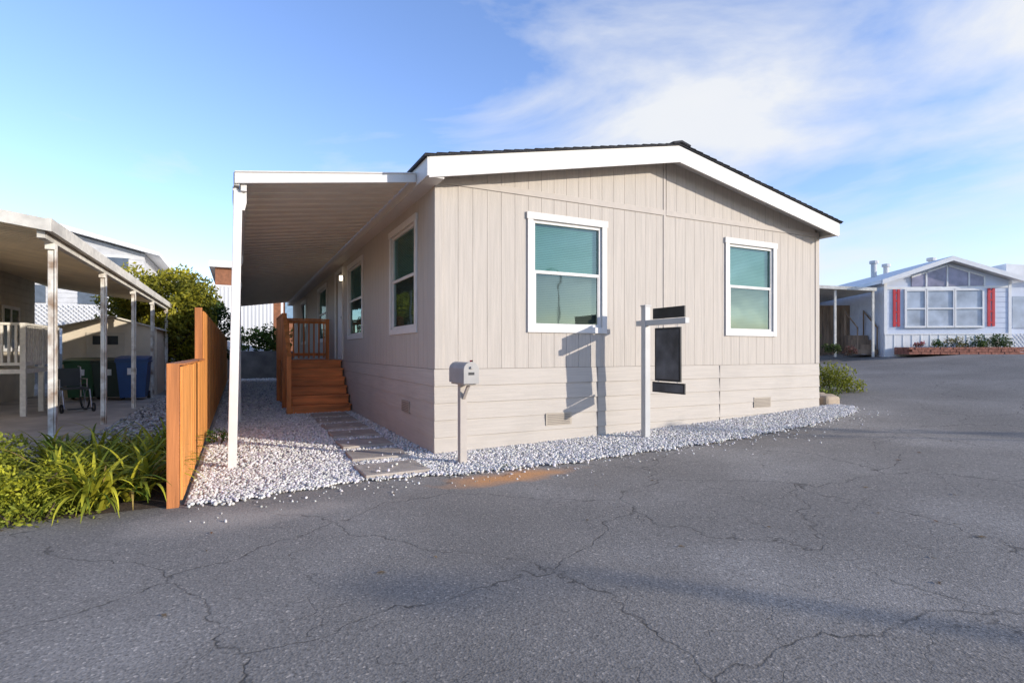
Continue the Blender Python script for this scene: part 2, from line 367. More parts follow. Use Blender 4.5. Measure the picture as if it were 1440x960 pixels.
for x0,x1 in((-.26,3.705),(3.705,7.56)):
    b.extr([(x0,-.37,zr(x0)),(x1,-.37,zr(x1)),(x1,-.37,zr(x1)+.018),(x0,-.37,zr(x0)+.018)],(0,LEN+.7,0))
    n=27
    for i in range(n):
        p=x0+(x1-x0)*i/n; q=x0+(x1-x0)*(i+1)/n; o=random.uniform(0,.012)
        lo,hi=(.020,.032) if x0>3 else (.032,.020)
        b.extr([(p,-.38-o,zr(p)+.0185),(q,-.38-o,zr(q)+.0185),(q,-.38-o,zr(q)+hi),(p,-.38-o,zr(p)+lo)],(0,LEN+.7,0))
b.extr([(3.53,-.395,zr(3.53)+.03),(3.705,-.395,zr(3.705)+.03),(3.88,-.395,zr(3.88)+.03),(3.88,-.395,zr(3.88)+.05),(3.705,-.395,zr(3.705)+.06),(3.53,-.395,zr(3.53)+.05)],(0,LEN+.7,0))
b.build('shingles',SHING,house)
Bd(SIDE).box(6.5,6.6,.010,.05,2.92,3.06).build('lamp_base',STEEL,house)
lm,nt,bs=nodes('lamp_glow'); bs.inputs['Emission Color'].default_value=(1,.85,.6,1); bs.inputs['Emission Strength'].default_value=4
Bd(SIDE).tube((6.55,.09,2.94),(6.55,.09,3.05),.035,12).build('lamp_globe',lm,house,smooth=False)
aw=E('patio_awning')
def za(x): return 3.255+(x+2.22)/(2.0)*.27
b=Bd(); x0,x1,y0,y1=-2.2,-.24,.12,LEN-.4
b.extr([(x0,y0,za(x0)-.03),(x1,y0,za(x1)-.03),(x1,y0,za(x1)-.005),(x0,y0,za(x0)-.005)],(0,y1-y0,0))
y=y0+.15
while y<y1:
    for dy in(0,.06): b.extr([(x0,y+dy,za(x0)-.045),(x1,y+dy,za(x1)-.045),(x1,y+dy,za(x1)-.0305),(x0,y+dy,za(x0)-.0305)],(0,.02,0))
    y+=.30
b.build('awning_pans',CREAM,aw)
b=Bd(); b.extr([(-2.25,y0-.03,za(-2.25)-.13),(-.23,y0-.03,za(-.23)-.115),(-.23,y0-.03,za(-.23)),(-2.25,y0-.03,za(-2.25))],(0,.028,0))
b.extr([(-2.25,y0-.045,za(-2.25)-.012),(-.23,y0-.045,za(-.23)-.012),(-.23,y0-.045,za(-.23)+.004),(-2.25,y0-.045,za(-2.25)+.004)],(0,.014,0))
b.box(-2.26,-2.202,y0-.001,y1,3.11,3.25); b.box(-2.19,-2.13,y0+.02,y1,3.06,3.195); b.build('awning_fascia',WHITE,aw,.004)
for i,y in enumerate((.21,4.6,9,13.4,19.2)):
    b=Bd(); lean=.06 if i==0 else 0; xb=-2.215-lean
    b.extr([(xb-.045,y-.035,0),(xb+.045,y-.035,0),(xb+.045,y+.035,0),(xb-.045,y+.035,0)],(lean,0,3.07))
    b.extr([(-2.26,y-.02,2.86),(-2.15,y-.02,2.86),(-2.13,y-.02,2.95),(-2.13,y-.02,3.065),(-2.27,y-.02,3.11),(-2.27,y-.02,2.95)],(0,.04,0))
    b.box(xb-.06,xb+.06,y-.05,y+.05,0,.03)
    b.build('awning_post',WHITE,aw,.005)

# ---------------------------------------------------------------- steps and landing
st=E('wooden_porch_steps')
b=Bd(); r=Bd()
for i in range(6):
    z=(i+1)*.183; y=5.5+i*.25
    r.box(-1.2,-.06,y,y+.02,z-.183,z-.04)
    if i<5: b.box(-1.24,-.04,y-.025,y+.12,z-.038,z); b.box(-1.24,-.04,y+.127,y+.27,z-.038,z)
z=1.098; y=6.73
while y<8.7: b.box(-1.24,-.04,y,y+.14,z-.038,z); y+=.146
b.build('treads',WOODX,st,.003); r.build('risers',WOODX,st)
b=Bd()
b.extr([(-1.245,5.5,0),(-1.245,6.75,0),(-1.245,6.75,1.05),(-1.245,5.5,.14)],(.04,0,0))
b.box(-1.245,-1.205,6.751,8.75,0.02,1.055); b.box(-1.2,-.05,8.71,8.75,.02,1.055)
for (x,y,h) in((-1.29,5.5,1.15),(-1.29,6.75,2.12),(-1.29,8.72,2.12),(-.09,8.72,2.12)): b.box(x-.045,x+.045,y-.045,y+.045,0,h)
b.extr([(-1.33,5.45,1.15),(-1.33,6.75,2.12),(-1.33,6.75,2.16),(-1.33,5.45,1.19)],(.09,0,0))
b.box(-1.34,-1.24,6.7,8.78,2.121,2.16); b.box(-1.239,-.04,8.67,8.78,2.121,2.16)
b.extr([(-1.3,5.5,.34),(-1.3,6.75,1.22),(-1.3,6.75,1.3),(-1.3,5.5,.42)],(.03,0,0)); b.box(-1.3,-1.27,6.8,8.68,1.18,1.26)
b.box(-1.24,-.14,8.7,8.73,1.18,1.26); b.box(-1.24,-.14,8.7,8.73,2.03,2.11)
y=5.6
while y<8.68:
    f=min(1,(y-5.5)/1.25); b.box(-1.325,-1.301,y,y+.04,.2+f*.9,1.14+f*.97); y+=.115
x=-1.2
while x<-.16: b.box(x,x+.038,8.67,8.699,1.12,2.11); x+=.125
b.build('railing',WOOD,st,.002)

# ---------------------------------------------------------------- fence
fe=E('cedar_fence'); random.seed(5)
b=Bd(); y=-1.14
while y<20:
    h=(1.17 if y<2.1 else 1.86)+random.uniform(-.008,.008); b.box(-2.655,-2.637+random.uniform(-.003,.003),y,y+.136,.04,h); y+=.1425
b.build('pickets',FENCE,fe,.002)
b=Bd(); b.box(-2.745,-2.657,-1.235,-1.147,-.05,1.2)
y=2.05
while y<20: b.box(-2.745,-2.657,y,y+.09,-.05,1.9); y+=2.4
for z in(.25,.95): b.box(-2.70,-2.66,-1.146,2.049,z,z+.09)
for z in(.25,1.6):
    y=2.141
    while y<19: b.box(-2.70,-2.66,y,min(y+2.309,19.9),z,z+.09); y+=2.4
b.box(-2.75,-2.62,-1.12,2.03,1.181,1.2)
b.build('posts_and_rails',FPOST,fe,.004)

# ---------------------------------------------------------------- mailbox
mb=E('mailbox')
b=Bd(); b.box(.055,.14,-.70,-.615,-.05,.94); b.build('post',TRIMT,mb,.004)
b=Bd(); b.box(.02,.16,-.92,-.5,.925,.942); b.extr([(.085,-.7,.75),(.085,-.86,.92),(.085,-.82,.92),(.085,-.7,.8)],(.03,0,0)); b.build('bracket',TRIMT,mb)
prof=[(-.085,.0),(.085,.0),(.085,.15)]+[(.085*math.cos(a),.15+.085*math.sin(a)) for a in [math.pi*i/12 for i in range(1,12)]]+[(-.085,.15)]
b=Bd(); b.extr([(.085+p,-.95,.945+q) for p,q in prof],(0,.47,0)); b.build('body',METAL,mb,.003)
b=Bd(); b.extr([(.085+p*1.07,-.962,.942+q*1.04) for p,q in prof],(0,.02,0)); b.box(.07,.10,-.985,-.962,1.11,1.135); b.build('door',METAL,mb,.003)
b=Bd(); b.box(.171,.176,-.78,-.76,1.0,1.2); b.box(.171,.176,-.78,-.70,1.15,1.2); b.build('flag',RED,mb)
b=Bd(); b.box(.05,.12,-.9645,-.9625,1.04,1.07); b.build('number_plate',BLACK,mb)

# ---------------------------------------------------------------- yard sign
sg=E('yard_sign'); sx,sy=2.918,-.504
b=Bd(); b.box(sx-.045,sx+.045,sy-.045,sy+.045,0,1.93); b.box(sx-.035,sx+.035,sy-.80,sy-.0451,1.66,1.735); b.box(sx-.035,sx+.035,sy+.0451,sy+.17,1.66,1.735)
b.extr([(sx-.055,sy-.055,1.93),(sx+.055,sy-.055,1.93),(sx+.055,sy+.055,1.93),(sx-.055,sy+.055,1.93)],(0,0,.02)); b.build('sign_post',VINYL,sg,.004)
b=Bd(); b.box(sx-.01,sx+.01,sy-.76,sy-.16,1.745,1.89); b.box(sx-.01,sx+.01,sy-.69,sy-.20,.90,1.62); b.box(sx-.01,sx+.01,sy-.76,sy-.15,.745,.885); b.build('sign_panels',BLACK,sg)
GREYF=M('grey_print',(.07,.07,.075),.5,.6,4)
b=Bd()
for s_ in(-1,1):
    b.box(sx+s_*.0125-.001,sx+s_*.0125+.001,sy-.66,sy-.23,.93,1.59); b.box(sx+s_*.0125-.001,sx+s_*.0125+.001,sy-.74,sy-.17,.765,.865)
b.build('sign_print',GREYF,sg)
b=Bd()
for y in(sy-.26,sy-.62): b.tube((sx,y,1.61),(sx,y,1.67),.005); b.tube((sx,y,.88),(sx,y,.905),.005); b.tube((sx,y,1.73),(sx,y,1.75),.006)
b.build('hangers',STEEL,sg)

# ---------------------------------------------------------------- foliage
def leaves(name,clumps,per,size,c0,c1,parent,asp=.5,top=None,up=.3):
    P=[];C=[]
    for (c,r) in clumps:
        n=int(per*r[0]*r[1]); d=rng.normal(size=(n,3)); d/=np.linalg.norm(d,axis=1)[:,None]
        rad=rng.uniform(.55,1.12,(n,1)); p=np.array(c)+d*rad*np.array(r); P.append(p)
        t=rng.uniform(0,1,(n,1))*.55+.45*np.clip((d[:,2:3]+1)/2,0,1); t=np.clip(t*rng.uniform(.5,1.3),0,1)  # upper side of each clump coloured lighter, light from above put into the colour
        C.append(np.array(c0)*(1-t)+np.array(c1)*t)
    P=np.concatenate(P);C=np.concatenate(C);n=len(P)
    u=rng.normal(size=(n,3)); u/=np.linalg.norm(u,axis=1)[:,None]
    w=rng.normal(size=(n,3)); w=np.cross(u,w); w/=np.linalg.norm(w,axis=1)[:,None]
    s=(size*rng.uniform(.6,1.3,(n,1)))
    V=np.stack([P-u*s,P-w*s*asp,P+u*s,P+w*s*asp],1).reshape(-1,3); F=np.arange(4*n).reshape(-1,4)
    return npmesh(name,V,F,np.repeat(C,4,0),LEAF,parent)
def tree(name,x,y,z,h,rx,rz,nc,c0,c1,per=900,size=.07,r=.12,seed=1):
    e=E(name); R=random.Random(seed); b=Bd(); cz=z+h-rz
    b.tube((x,y,z-.1),(x+.05,y,z+(h-rz*2)*.9+.4),r,8,r*.7); cl=[]
    for i in range(nc):
        a=R.uniform(0,6.28); k=R.uniform(.25,.95); q=R.uniform(-.85,.9)
        rr=k*math.sqrt(max(.05,1-q*q)); c=(x+math.cos(a)*rx*rr,y+math.sin(a)*rx*rr,cz+q*rz); s=R.uniform(.2,.36)*rx
        cl.append((c,(s*1.1,s*1.1,s*.85)))
        if i%2==0: b.tube((x+.05,y,z+(h-rz*2)*.9+.3),c,r*.4,5,.015)
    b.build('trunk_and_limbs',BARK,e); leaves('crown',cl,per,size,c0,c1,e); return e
tree('leafy_tree',-4.5,16.4,0,4.1,1.85,1.6,50,(.03,.05,.01),(.46,.40,.03),1500,.07,seed=2)
tree('leafy_tree',-3.5,18.2,0,3.4,1.2,1.6,30,(.012,.035,.01),(.08,.13,.025),1500,.07,seed=4)
def bush(name,x,y,z,rx,ry,rz,nc,c0,c1,per=2500,size=.035,seed=1):
    R=random.Random(seed); e=E(name); cl=[]
    for i in range(nc):
        cx=x+R.uniform(-1,1)*rx*.8; cy=y+R.uniform(-1,1)*ry*.8; s=R.uniform(.25,.45)*min(rx,ry,rz)*1.2
        cl.append(((cx,cy,z+R.uniform(.15,.8)*rz),(s,s,s)))
    b=Bd()
    for c,s in cl[::3]: b.tube((x+(c[0]-x)*.3,y+(c[1]-y)*.3,z-.02),c,.012,5,.005)
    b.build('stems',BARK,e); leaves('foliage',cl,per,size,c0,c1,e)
bush('hedge',.2,22.9,1.2,3.2,.6,1.5,70,(.02,.045,.01),(.14,.2,.03),800,.09,3)
bush('shrub',9.85,1.3,.36,.5,.5,.62,20,(.03,.06,.01),(.34,.34,.03),3500,.03,5)
bush('shrub',8.7,.9,.28,.3,.3,.3,10,(.03,.06,.01),(.2,.24,.03),3500,.03,15)
bush('small_weed',-2.45,2.1,.0,.14,.14,.28,8,(.03,.08,.015),(.12,.22,.03),9000,.02,6)
bush('small_weed',.42,-1.13,.01,.10,.07,.06,6,(.03,.07,.015),(.1,.18,.03),12000,.012,7)
GC0=(.06,.09,.01); GC1=(.50,.48,.035)
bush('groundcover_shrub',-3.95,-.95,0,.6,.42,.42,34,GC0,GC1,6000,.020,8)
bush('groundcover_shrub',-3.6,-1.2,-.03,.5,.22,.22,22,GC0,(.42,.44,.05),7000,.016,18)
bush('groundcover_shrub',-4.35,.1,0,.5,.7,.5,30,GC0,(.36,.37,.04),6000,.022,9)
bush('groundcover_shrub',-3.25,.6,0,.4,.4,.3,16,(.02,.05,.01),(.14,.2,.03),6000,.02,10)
def aga(name,x,y,n,L,seed,c0=(.07,.12,.012),c1=(.60,.54,.045)):
    R=random.Random(seed); V=[];F=[];C=[]
    for i in range(n):
        a=R.uniform(0,6.28); ln=L*R.uniform(.6,1.1); el=R.uniform(.7,1.5); w=R.uniform(.013,.022)
        ox=x+R.uniform(-.08,.08); oy=y+R.uniform(-.08,.08); px,pz=0,0; k=len(V); S=8
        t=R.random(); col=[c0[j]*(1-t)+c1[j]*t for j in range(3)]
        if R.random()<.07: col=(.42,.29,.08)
        dx,dy=math.cos(a),math.sin(a); bend=R.uniform(.16,.34)
        for s in range(S+1):
            ww=w*(1-(s/S)**2.2)*1.0+.001
            cx,cy=ox+dx*px,oy+dy*px
            V+= [(cx-dy*ww,cy+dx*ww,.02+pz+ww*.3),(cx,cy,.02+pz),(cx+dy*ww,cy-dx*ww,.02+pz+ww*.3)]
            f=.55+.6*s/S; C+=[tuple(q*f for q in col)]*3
            px+=math.cos(el)*ln/S; pz=max(0,pz+math.sin(el)*ln/S); el-=bend*(.5+s/S)
        for s in range(S):
            for q in(0,1): o=k+s*3+q; F.append((o,o+1,o+4,o+3))
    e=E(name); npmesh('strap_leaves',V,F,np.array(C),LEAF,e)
    Bd().tube((x,y,-.02),(x,y,.06),.05,8,.03).build('crown_base',BARK,e)
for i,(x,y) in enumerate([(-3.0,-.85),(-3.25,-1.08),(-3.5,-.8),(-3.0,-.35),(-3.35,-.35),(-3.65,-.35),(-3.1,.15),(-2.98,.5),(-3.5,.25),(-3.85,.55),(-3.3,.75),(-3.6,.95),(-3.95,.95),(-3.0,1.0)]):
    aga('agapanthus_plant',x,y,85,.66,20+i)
b=Bd(); b.quad([(-6,-1.2,.006),(-2.75,-1.17,.006),(-2.75,1.7,.006),(-6,1.7,.006)]).build('planting_bed_soil',SOIL)
b=Bd(); b.quad([(-14,1.7,.010),(-4.2,1.7,.010),(-4.2,12.8,.010),(-14,12.8,.010)]).build('concrete_driveway',CONC)
b=Bd(); b.quad([(-4.19,1.71,.008),(-2.75,1.71,.008),(-2.75,21.9,.008),(-4.19,21.9,.008)]).build('grey_gravel_strip',GREYG)
gs=E('grey_gravel_stones'); stones(5000,(-4.18,-2.77),(1.75,12),(.015,.04),'stones',gs,white=False)
R=random.Random(12); V=[];F=[];C=[]
for i in range(46):
    x=R.uniform(-4,5); y=R.uniform(-5.2,-1.3) if i>12 else R.uniform(-1.7,-1.3); s=R.uniform(.012,.035); a=R.uniform(0,6.28); k=len(V); z=hx(x)+.004
    ca,sa=math.cos(a)*s,math.sin(a)*s
    V+=[(x-ca,y-sa,z),(x+sa*.4,y-ca*.4,z+.006),(x+ca,y+sa,z+.003),(x-sa*.4,y+ca*.4,z+.008)]; F.append((k,k+1,k+2,k+3)); C+=[R.choice([(.25,.13,.06),(.3,.2,.1),(.14,.09,.05),(.4,.36,.3)])]*4
npmesh('fallen_leaves',V,F,np.array(C),LEAF)

# ---------------------------------------------------------------- carport on the left
cp=E('neighbor_carport'); zc=lambda x:2.88+(-4.3-x)*.15
b=Bd(); b.extr([(-4.3,1.9,zc(-4.3)-.03),(-7.6,1.9,zc(-7.6)-.03),(-7.6,1.9,zc(-7.6)),(-4.3,1.9,zc(-4.3))],(0,13.6,0))
y=2.1
while y<15.3: b.extr([(-4.4,y,zc(-4.4)-.045),(-7.6,y,zc(-7.6)-.045),(-7.6,y,zc(-7.6)-.031),(-4.4,y,zc(-4.4)-.031)],(0,.025,0)); y+=.2
b.build('roof_pans',M('carport_pan',(.86,.74,.54),.6,.10,2,dirt=.2),cp)
b=Bd(); b.extr([(-4.24,1.86,zc(-4.3)-.13),(-7.6,1.86,zc(-7.6)-.13),(-7.6,1.86,zc(-7.6)+.02),(-4.24,1.86,zc(-4.3)+.02)],(0,.035,0))
b.box(-4.30,-4.24,1.896,15.5,2.76,2.92); b.box(-4.40,-4.32,1.95,15.5,2.68,2.82); b.build('beams',OLDW,cp,.004)
for y in(2.37,5.36,8.46,11.5,14.8):
    b=Bd(); b.box(-4.39,-4.33,y-.03,y+.03,0,2.69); b.box(-4.41,-4.31,y-.07,y+.07,2.6,2.679); b.box(-4.32,-4.305,y-.045,y+.045,.0,2.6)
    b.build('carport_post',POSTM,cp,.004)
nh=E('neighbor_mobile_home')
b=Bd(); b.box(-12,-7.55,2.5,14,-.1,3.3); b.build('walls',BEIGE,nh)
b=Bd(); z=.3
while z<3.2: b.box(-7.55,-7.535,2.5,14,z,z+.165); z+=.18
b.build('lap_siding',BEIGE,nh)
b=Bd(); b.extr([(-12.3,2.2,3.3),(-7.62,2.2,3.3),(-9.8,2.2,3.9)],(0,12,0)); b.build('roof',CREAM,nh)
PANE=M('pane',(.06,.07,.08),.1,.2)
for y0 in(8.7,11.5):
    mp=lambda a,n,z:(-7.535+n,a,z)
    b=Bd(mp); b.box(y0,y0+1.2,.001,.03,1.3,1.38); b.box(y0,y0+1.2,.001,.03,2.4,2.48); b.box(y0,y0+.07,.001,.032,1.38,2.4); b.box(y0+1.13,y0+1.2,.001,.032,1.38,2.4); b.box(y0+.56,y0+.62,.001,.028,1.38,2.4); b.build('window_frame',PWHITE,nh)
    Bd(mp).box(y0+.07,y0+1.13,.0005,.01,1.38,2.4).build('window_pane',PANE,nh)
pc=E('white_porch_deck'); b=Bd(); b.box(-7.5,-6.0,7.5,9.8,.86,.95)
for (x,y) in((-6.04,7.54),(-6.04,8.65),(-6.04,9.76),(-6.8,7.54),(-7.45,7.54)): b.box(x-.045,x+.045,y-.045,y+.045,0,.859); b.box(x-.045,x+.045,y-.045,y+.045,.951,1.82)
b.box(-7.5,-6.0,7.5,7.58,1.821,1.87); b.box(-6.08,-6.0,7.581,9.8,1.821,1.87); b.box(-7.4,-6.09,7.52,7.56,1.02,1.08); b.box(-6.06,-6.02,7.6,9.7,1.02,1.08)
x=-7.38
while x<-6.1: b.box(x,x+.04,7.515,7.519+.04,1.081,1.82); x+=.11
y=7.65
while y<9.7: b.box(-6.06,-6.02,y,y+.04,1.081,1.82); y+=.11
b.build('deck_and_rails',OLDW,pc)
sd=E('garden_shed'); b=Bd(); b.extr([(-6.65,12.9,0),(-4.4,12.9,0),(-4.4,12.9,1.98),(-5.5,12.9,2.27),(-6.65,12.9,1.98)],(0,2.2,0)); b.build('walls',M('shed_panel',(.66,.57,.44),.7,.08,3,dirt=.2),sd)
b=Bd(); b.extr([(-6.75,12.82,1.96),(-5.5,12.82,2.29),(-5.5,12.82,2.34),(-6.75,12.82,2.01)],(0,2.4,0)); b.extr([(-4.3,12.82,1.95),(-5.499,12.82,2.29),(-5.499,12.82,2.34),(-4.3,12.82,2.0)],(0,2.4,0)); b.build('roof',OLDW,sd)
b=Bd(); b.box(-6.1,-5.2,12.87,12.899,.05,1.85); b.build('door',BEIGE,sd); b=Bd(); b.box(-5.72,-5.70,12.86,12.869,.05,1.85); b.box(-5.95,-5.35,12.85,12.868,1.5,1.75); b.build('door_vent',DARK,sd)
def binn(name,x,y,s,mat,ang=0):
    e=E(name); mp=frame(x,y,ang); b=Bd(mp)
    lo,hi=.24*s,.31*s
    for h,z in((lo,.08),(hi,.92*s)):
        for p in((-h,-h*1.1),(h,-h*1.1),(h,h*1.1),(-h,h*1.1)): b.v.append(mp(p[0],p[1],z))
    b.f+=[(0,1,2,3),(7,6,5,4)]+[(i,(i+1)%4,4+(i+1)%4,4+i) for i in range(4)]
    b.box(-hi*1.06,hi*1.06,-hi*1.16,hi*1.16,.88*s,.925*s)
    b.extr([(-hi*1.03,-hi*1.25,.93*s),(-hi*1.03,hi*1.2,.93*s),(-hi*1.03,hi*1.2,1.03*s),(-hi*1.03,-hi*.6,1.0*s),(-hi*1.03,-hi*1.25,.96*s)],(hi*2.06,0,0))
    b.tube((-hi,hi*1.35,.95*s),(hi,hi*1.35,.95*s),.018); b.build('body_and_lid',mat,e,.012)
    b=Bd(mp)
    for q in(-1,1): b.tube((q*lo*1.05-.03,lo*1.1,.11),(q*lo*1.05+.03,lo*1.1,.11),.11,14)
    b.build('wheels',RUBBER,e)
    Bd(mp).box(-.1,.1,-hi*1.1-.012,-hi*1.1+.02,.6*s,.75*s).build('label',PWHITE,e)
binn('blue_recycling_bin',-4.72,11.2,1.15,BLUEP); binn('dark_trash_bin',-5.35,11.7,1.1,DGREENP); binn('green_waste_bin',-5.95,11.8,1.1,GREENP)
wc=E('wheelchair'); mp=frame(-5.45,8.3,.5); b=Bd(mp)
def ring(b,c,r,t,n=20):
    for i in range(n):
        a0,a1=2*math.pi*i/n,2*math.pi*(i+1)/n; b.tube((c[0],c[1]+r*math.cos(a0),c[2]+r*math.sin(a0)),(c[0],c[1]+r*math.cos(a1),c[2]+r*math.sin(a1)),t,6)
for q in(-.28,.28): ring(b,(q,.1,.3),.28,.02); ring(b,(q,-.4,.1),.08,.02,12)
b.build('wheels',RUBBER,wc)
b=Bd(mp)
for q in(-.24,.24):
    b.tube((q,.2,.3),(q,.25,.95),.013); b.tube((q,.2,.48),(q,-.3,.48),.013); b.tube((q,-.3,.48),(q,-.42,.1),.013); b.tube((q,.22,.7),(q,-.15,.7),.013); b.tube((q,-.15,.7),(q,-.15,.48),.013); b.tube((q,.25,.95),(q,.38,.97),.015)
    for k in range(6): a=k*math.pi/3; b.tube((q*1.15,.1,.3),(q*1.15,.1+.27*math.cos(a),.3+.27*math.sin(a)),.005)
b.build('frame',STEEL,wc)
b=Bd(mp); b.box(-.23,.23,-.28,.2,.485,.53); b.extr([(-.23,.19,.54),(-.23,.23,.54),(-.23,.27,.93),(-.23,.23,.93)],(.46,0,0)); b.box(-.2,.2,-.55,-.42,.08,.1); b.build('seat_and_back',DARK,wc,.01)

# ---------------------------------------------------------------- rear: retaining wall and background buildings
Bd().box(-4.1,7,21.9,22.15,0,1.32).build('retaining_wall',DARKC,bevel=.01)
bh=E('background_house'); zb=1.2
b=Bd(); b.extr([(-12.5,23,zb),(-6,23,zb),(-6,23,5.7),(-9.2,23,6.5),(-12.5,23,5.7)],(0,10,0)); b.build('walls',M('grey_white_wall',(.5,.5,.5),.7),bh)
b=Bd(); z=1.4
while z<5.6: b.box(-12.4,-6.05,22.985,22.9995,z,z+.17); z+=.2
b.build('lap_siding',M('grey_white_lap',(.58,.57,.56),.7),bh)
b=Bd(); b.extr([(-9.2,22.6,6.55),(-5.4,22.6,5.6),(-5.4,22.6,5.75),(-9.2,22.6,6.75)],(0,11,0)); b.extr([(-9.201,22.6,6.55),(-13,22.6,5.6),(-13,22.6,5.75),(-9.201,22.6,6.75)],(0,11,0)); b.build('roof',PWHITE,bh)
b=Bd(); b.extr([(-6,22.9,4.7),(-4.6,22.9,4.4),(-4.6,22.9,4.52),(-6,22.9,4.85)],(0,7,0)); b.box(-4.75,-4.68,23,23.07,zb,4.4); b.box(-12.4,-4.7,22.93,22.97,4.2,4.35)
b.build('side_awning',PWHITE,bh)
b=Bd(); 
for i in range(40):
    x=-12+i*.18
    if x<-6.9: b.extr([(x,22.93,2.4),(x+.04,22.93,2.4),(x+.94,22.93,3.3),(x+.90,22.93,3.3)],(0,.012,0)); b.extr([(x+.9,22.915,2.4),(x+.94,22.915,2.4),(x+.04,22.915,3.3),(x,22.915,3.3)],(0,.012,0))
b.build('lattice',PWHITE,bh)
PANE2=M('pane2',(.10,.12,.15),.15,.2)
b=Bd()
for x0,x1 in((-8.4,-7.7),(-7.5,-6.6),(-10.6,-9.2),(-9.0,-8.6)): b.box(x0,x1,22.95,22.98,4.5,5.45)
for x0,x1 in((-8.4,-7.5),(-11,-9.5)): b.box(x0,x1,22.95,22.98,3.35,4.1)
b.build('window_pane',PANE2,bh)
b=Bd(); b.box(-10.7,-6.5,22.93,22.949,4.42,4.5); b.box(-10.7,-6.5,22.93,22.949,5.45,5.53); b.box(-7.65,-7.55,22.93,22.948,4.5,5.45); b.build('window_frame',PWHITE,bh)
bb=E('brown_background_building'); b=Bd(); b.box(-3.4,5,29,38,zb,6.1); b.build('walls',BROWN,bb); b=Bd(); b.box(-3.7,5.3,28.7,38.3,6.1,6.45); b.build('roof_fascia',PWHITE,bb)
b=Bd(); b.box(.3,1.3,28.95,28.999,3.2,4.6); b.build('window_pane',M('pane3',(.2,.3,.4),.15,.2),bb)
sc=E('corrugated_screen_wall'); Bd().box(-3.4,-.4,28.0,28.1,zb,4.9).build('panel',CORRW,sc); b=Bd(); b.box(-3.45,-.35,27.97,28.12,4.9,5.0); b.box(.0,.12,27.9,28.0,zb,5.2); b.build('cap',PWHITE,sc)

# ---------------------------------------------------------------- right neighbour house
rh=E('blue_mobile_home'); ang=math.atan2(-2.26,3.35); F=frame(18.9,5.26,ang,1.2); Wd=4.15
q=lambda x:2.62+(.7125*(1-abs(x-Wd/2)/(Wd/2)))
b=Bd(F); b.extr([(0,0,-.1),(Wd,0,-.1),(Wd,0,2.62),(Wd/2,0,3.33),(0,0,2.62)],(0,12,0)); b.build('walls',LBLUE,rh)
b=Bd(F); z=.75
while z<2.55: b.box(.0,Wd,-.016,-.001,z,z+.17); z+=.185
b.build('lap_siding',LBLUE,rh)
b=Bd(F); b.box(-.02,Wd+.02,-.04,-.0005,-.1,.72); b.box(-.02,.08,-.04,-.017,.721,2.6); b.box(Wd-.08,Wd+.02,-.04,-.017,.721,2.6); b.box(.08,Wd-.08,-.035,-.017,2.36,2.44)
x=.0
while x<Wd: b.box(x,x+.03,-.052,-.0405,-.1,.7); x+=.3
b.box(-.02,Wd+.02,-.06,-.041,.701,.75)
for x0,x1 in((-.25,Wd/2),(Wd/2,Wd+.25)):
    b.extr([(x0,-.4,q(x0)-.02),(x1,-.4,q(x1)-.02),(x1,-.4,q(x1)+.14),(x0,-.4,q(x0)+.14)],(0,.06,0))
b.build('trim_and_skirt',PWHITE,rh)
b=Bd(F)
for x0,x1 in((-.28,Wd/2),(Wd/2,Wd+.28)): b.extr([(x0,-.34,q(x0)+.02),(x1,-.34,q(x1)+.02),(x1,-.34,q(x1)+.15),(x0,-.34,q(x0)+.15)],(0,12.6,0))
b.build('roof',PWHITE,rh)
GP=M('pane_white_blind',(.36,.40,.46),.15,.3,2)
GD=M('pane_upper',(.26,.24,.32),.12,.4,2)
b=Bd(F); tr=Bd(F); up=Bd(F)
for x0,x1 in((.72,1.32),(1.42,2.25),(2.35,3.2)):
    b.box(x0,x1,-.05,-.02,1.02,2.28)
    for p0,p1,z0,z1 in((x0-.07,x0,.95,2.35),(x1,x1+.06,.95,2.35),(x0,x1,.95,1.02),(x0,x1,2.28,2.355),(x0,x1,1.62,1.67)): tr.box(p0,p1,-.09,-.018,z0,z1)
for x0,x1 in((.9,1.35),(1.42,2.04),(2.12,2.75),(2.82,3.25)):
    up.extr([(x0,-.05,2.45),(x1,-.05,2.45),(x1,-.05,q(x1)-.17),(x0,-.05,q(x0)-.17)],(0,.03,0))
    tr.box(x1+.005,x1+.06,-.07,-.018,2.441,q(x1)-.12)
    tr.extr([(x0,-.07,q(x0)-.17),(x1,-.07,q(x1)-.17),(x1,-.07,q(x1)-.11),(x0,-.07,q(x0)-.11)],(0,.05,0))
b.build('window_panes',GP,rh); tr.build('window_frames',PWHITE,rh); up.build('transom_panes',GD,rh)
b=Bd(F)
for x0 in(.28,3.4):
    for s_ in(0,.14): b.box(x0+s_,x0+s_+.09,-.05,-.018,1.0,2.35)
    for z in(1.1,1.5,1.9,2.2): b.box(x0,x0+.23,-.047,-.019,z,z+.07)
b.build('red_shutters',RED,rh)
b=Bd(F)
for x,y in((1.6,4),(2.6,5),(3.6,3.5)): b.tube((x,y,2.8),(x,y,3.9),.11,10); b.tube((x,y,3.9),(x,y,4.02),.17,10)
b.build('vent_pipes',PIPE,rh)
b=Bd(F); b.box(Wd+.01,Wd+4,.5,9,-.1,2.7); b.build('annex_wall',LBLUE,rh); b=Bd(F); b.extr([(Wd+.01,.2,2.7),(Wd+4.2,.2,2.7),(Wd+4.2,.2,2.85),(Wd+.01,.2,3.25)],(0,9,0)); b.build('annex_roof',PWHITE,rh)
b=Bd(F); b.box(Wd+.4,Wd+1.3,.46,.499,.95,2.1); b.build('annex_window',GP,rh)
b=Bd(F); 
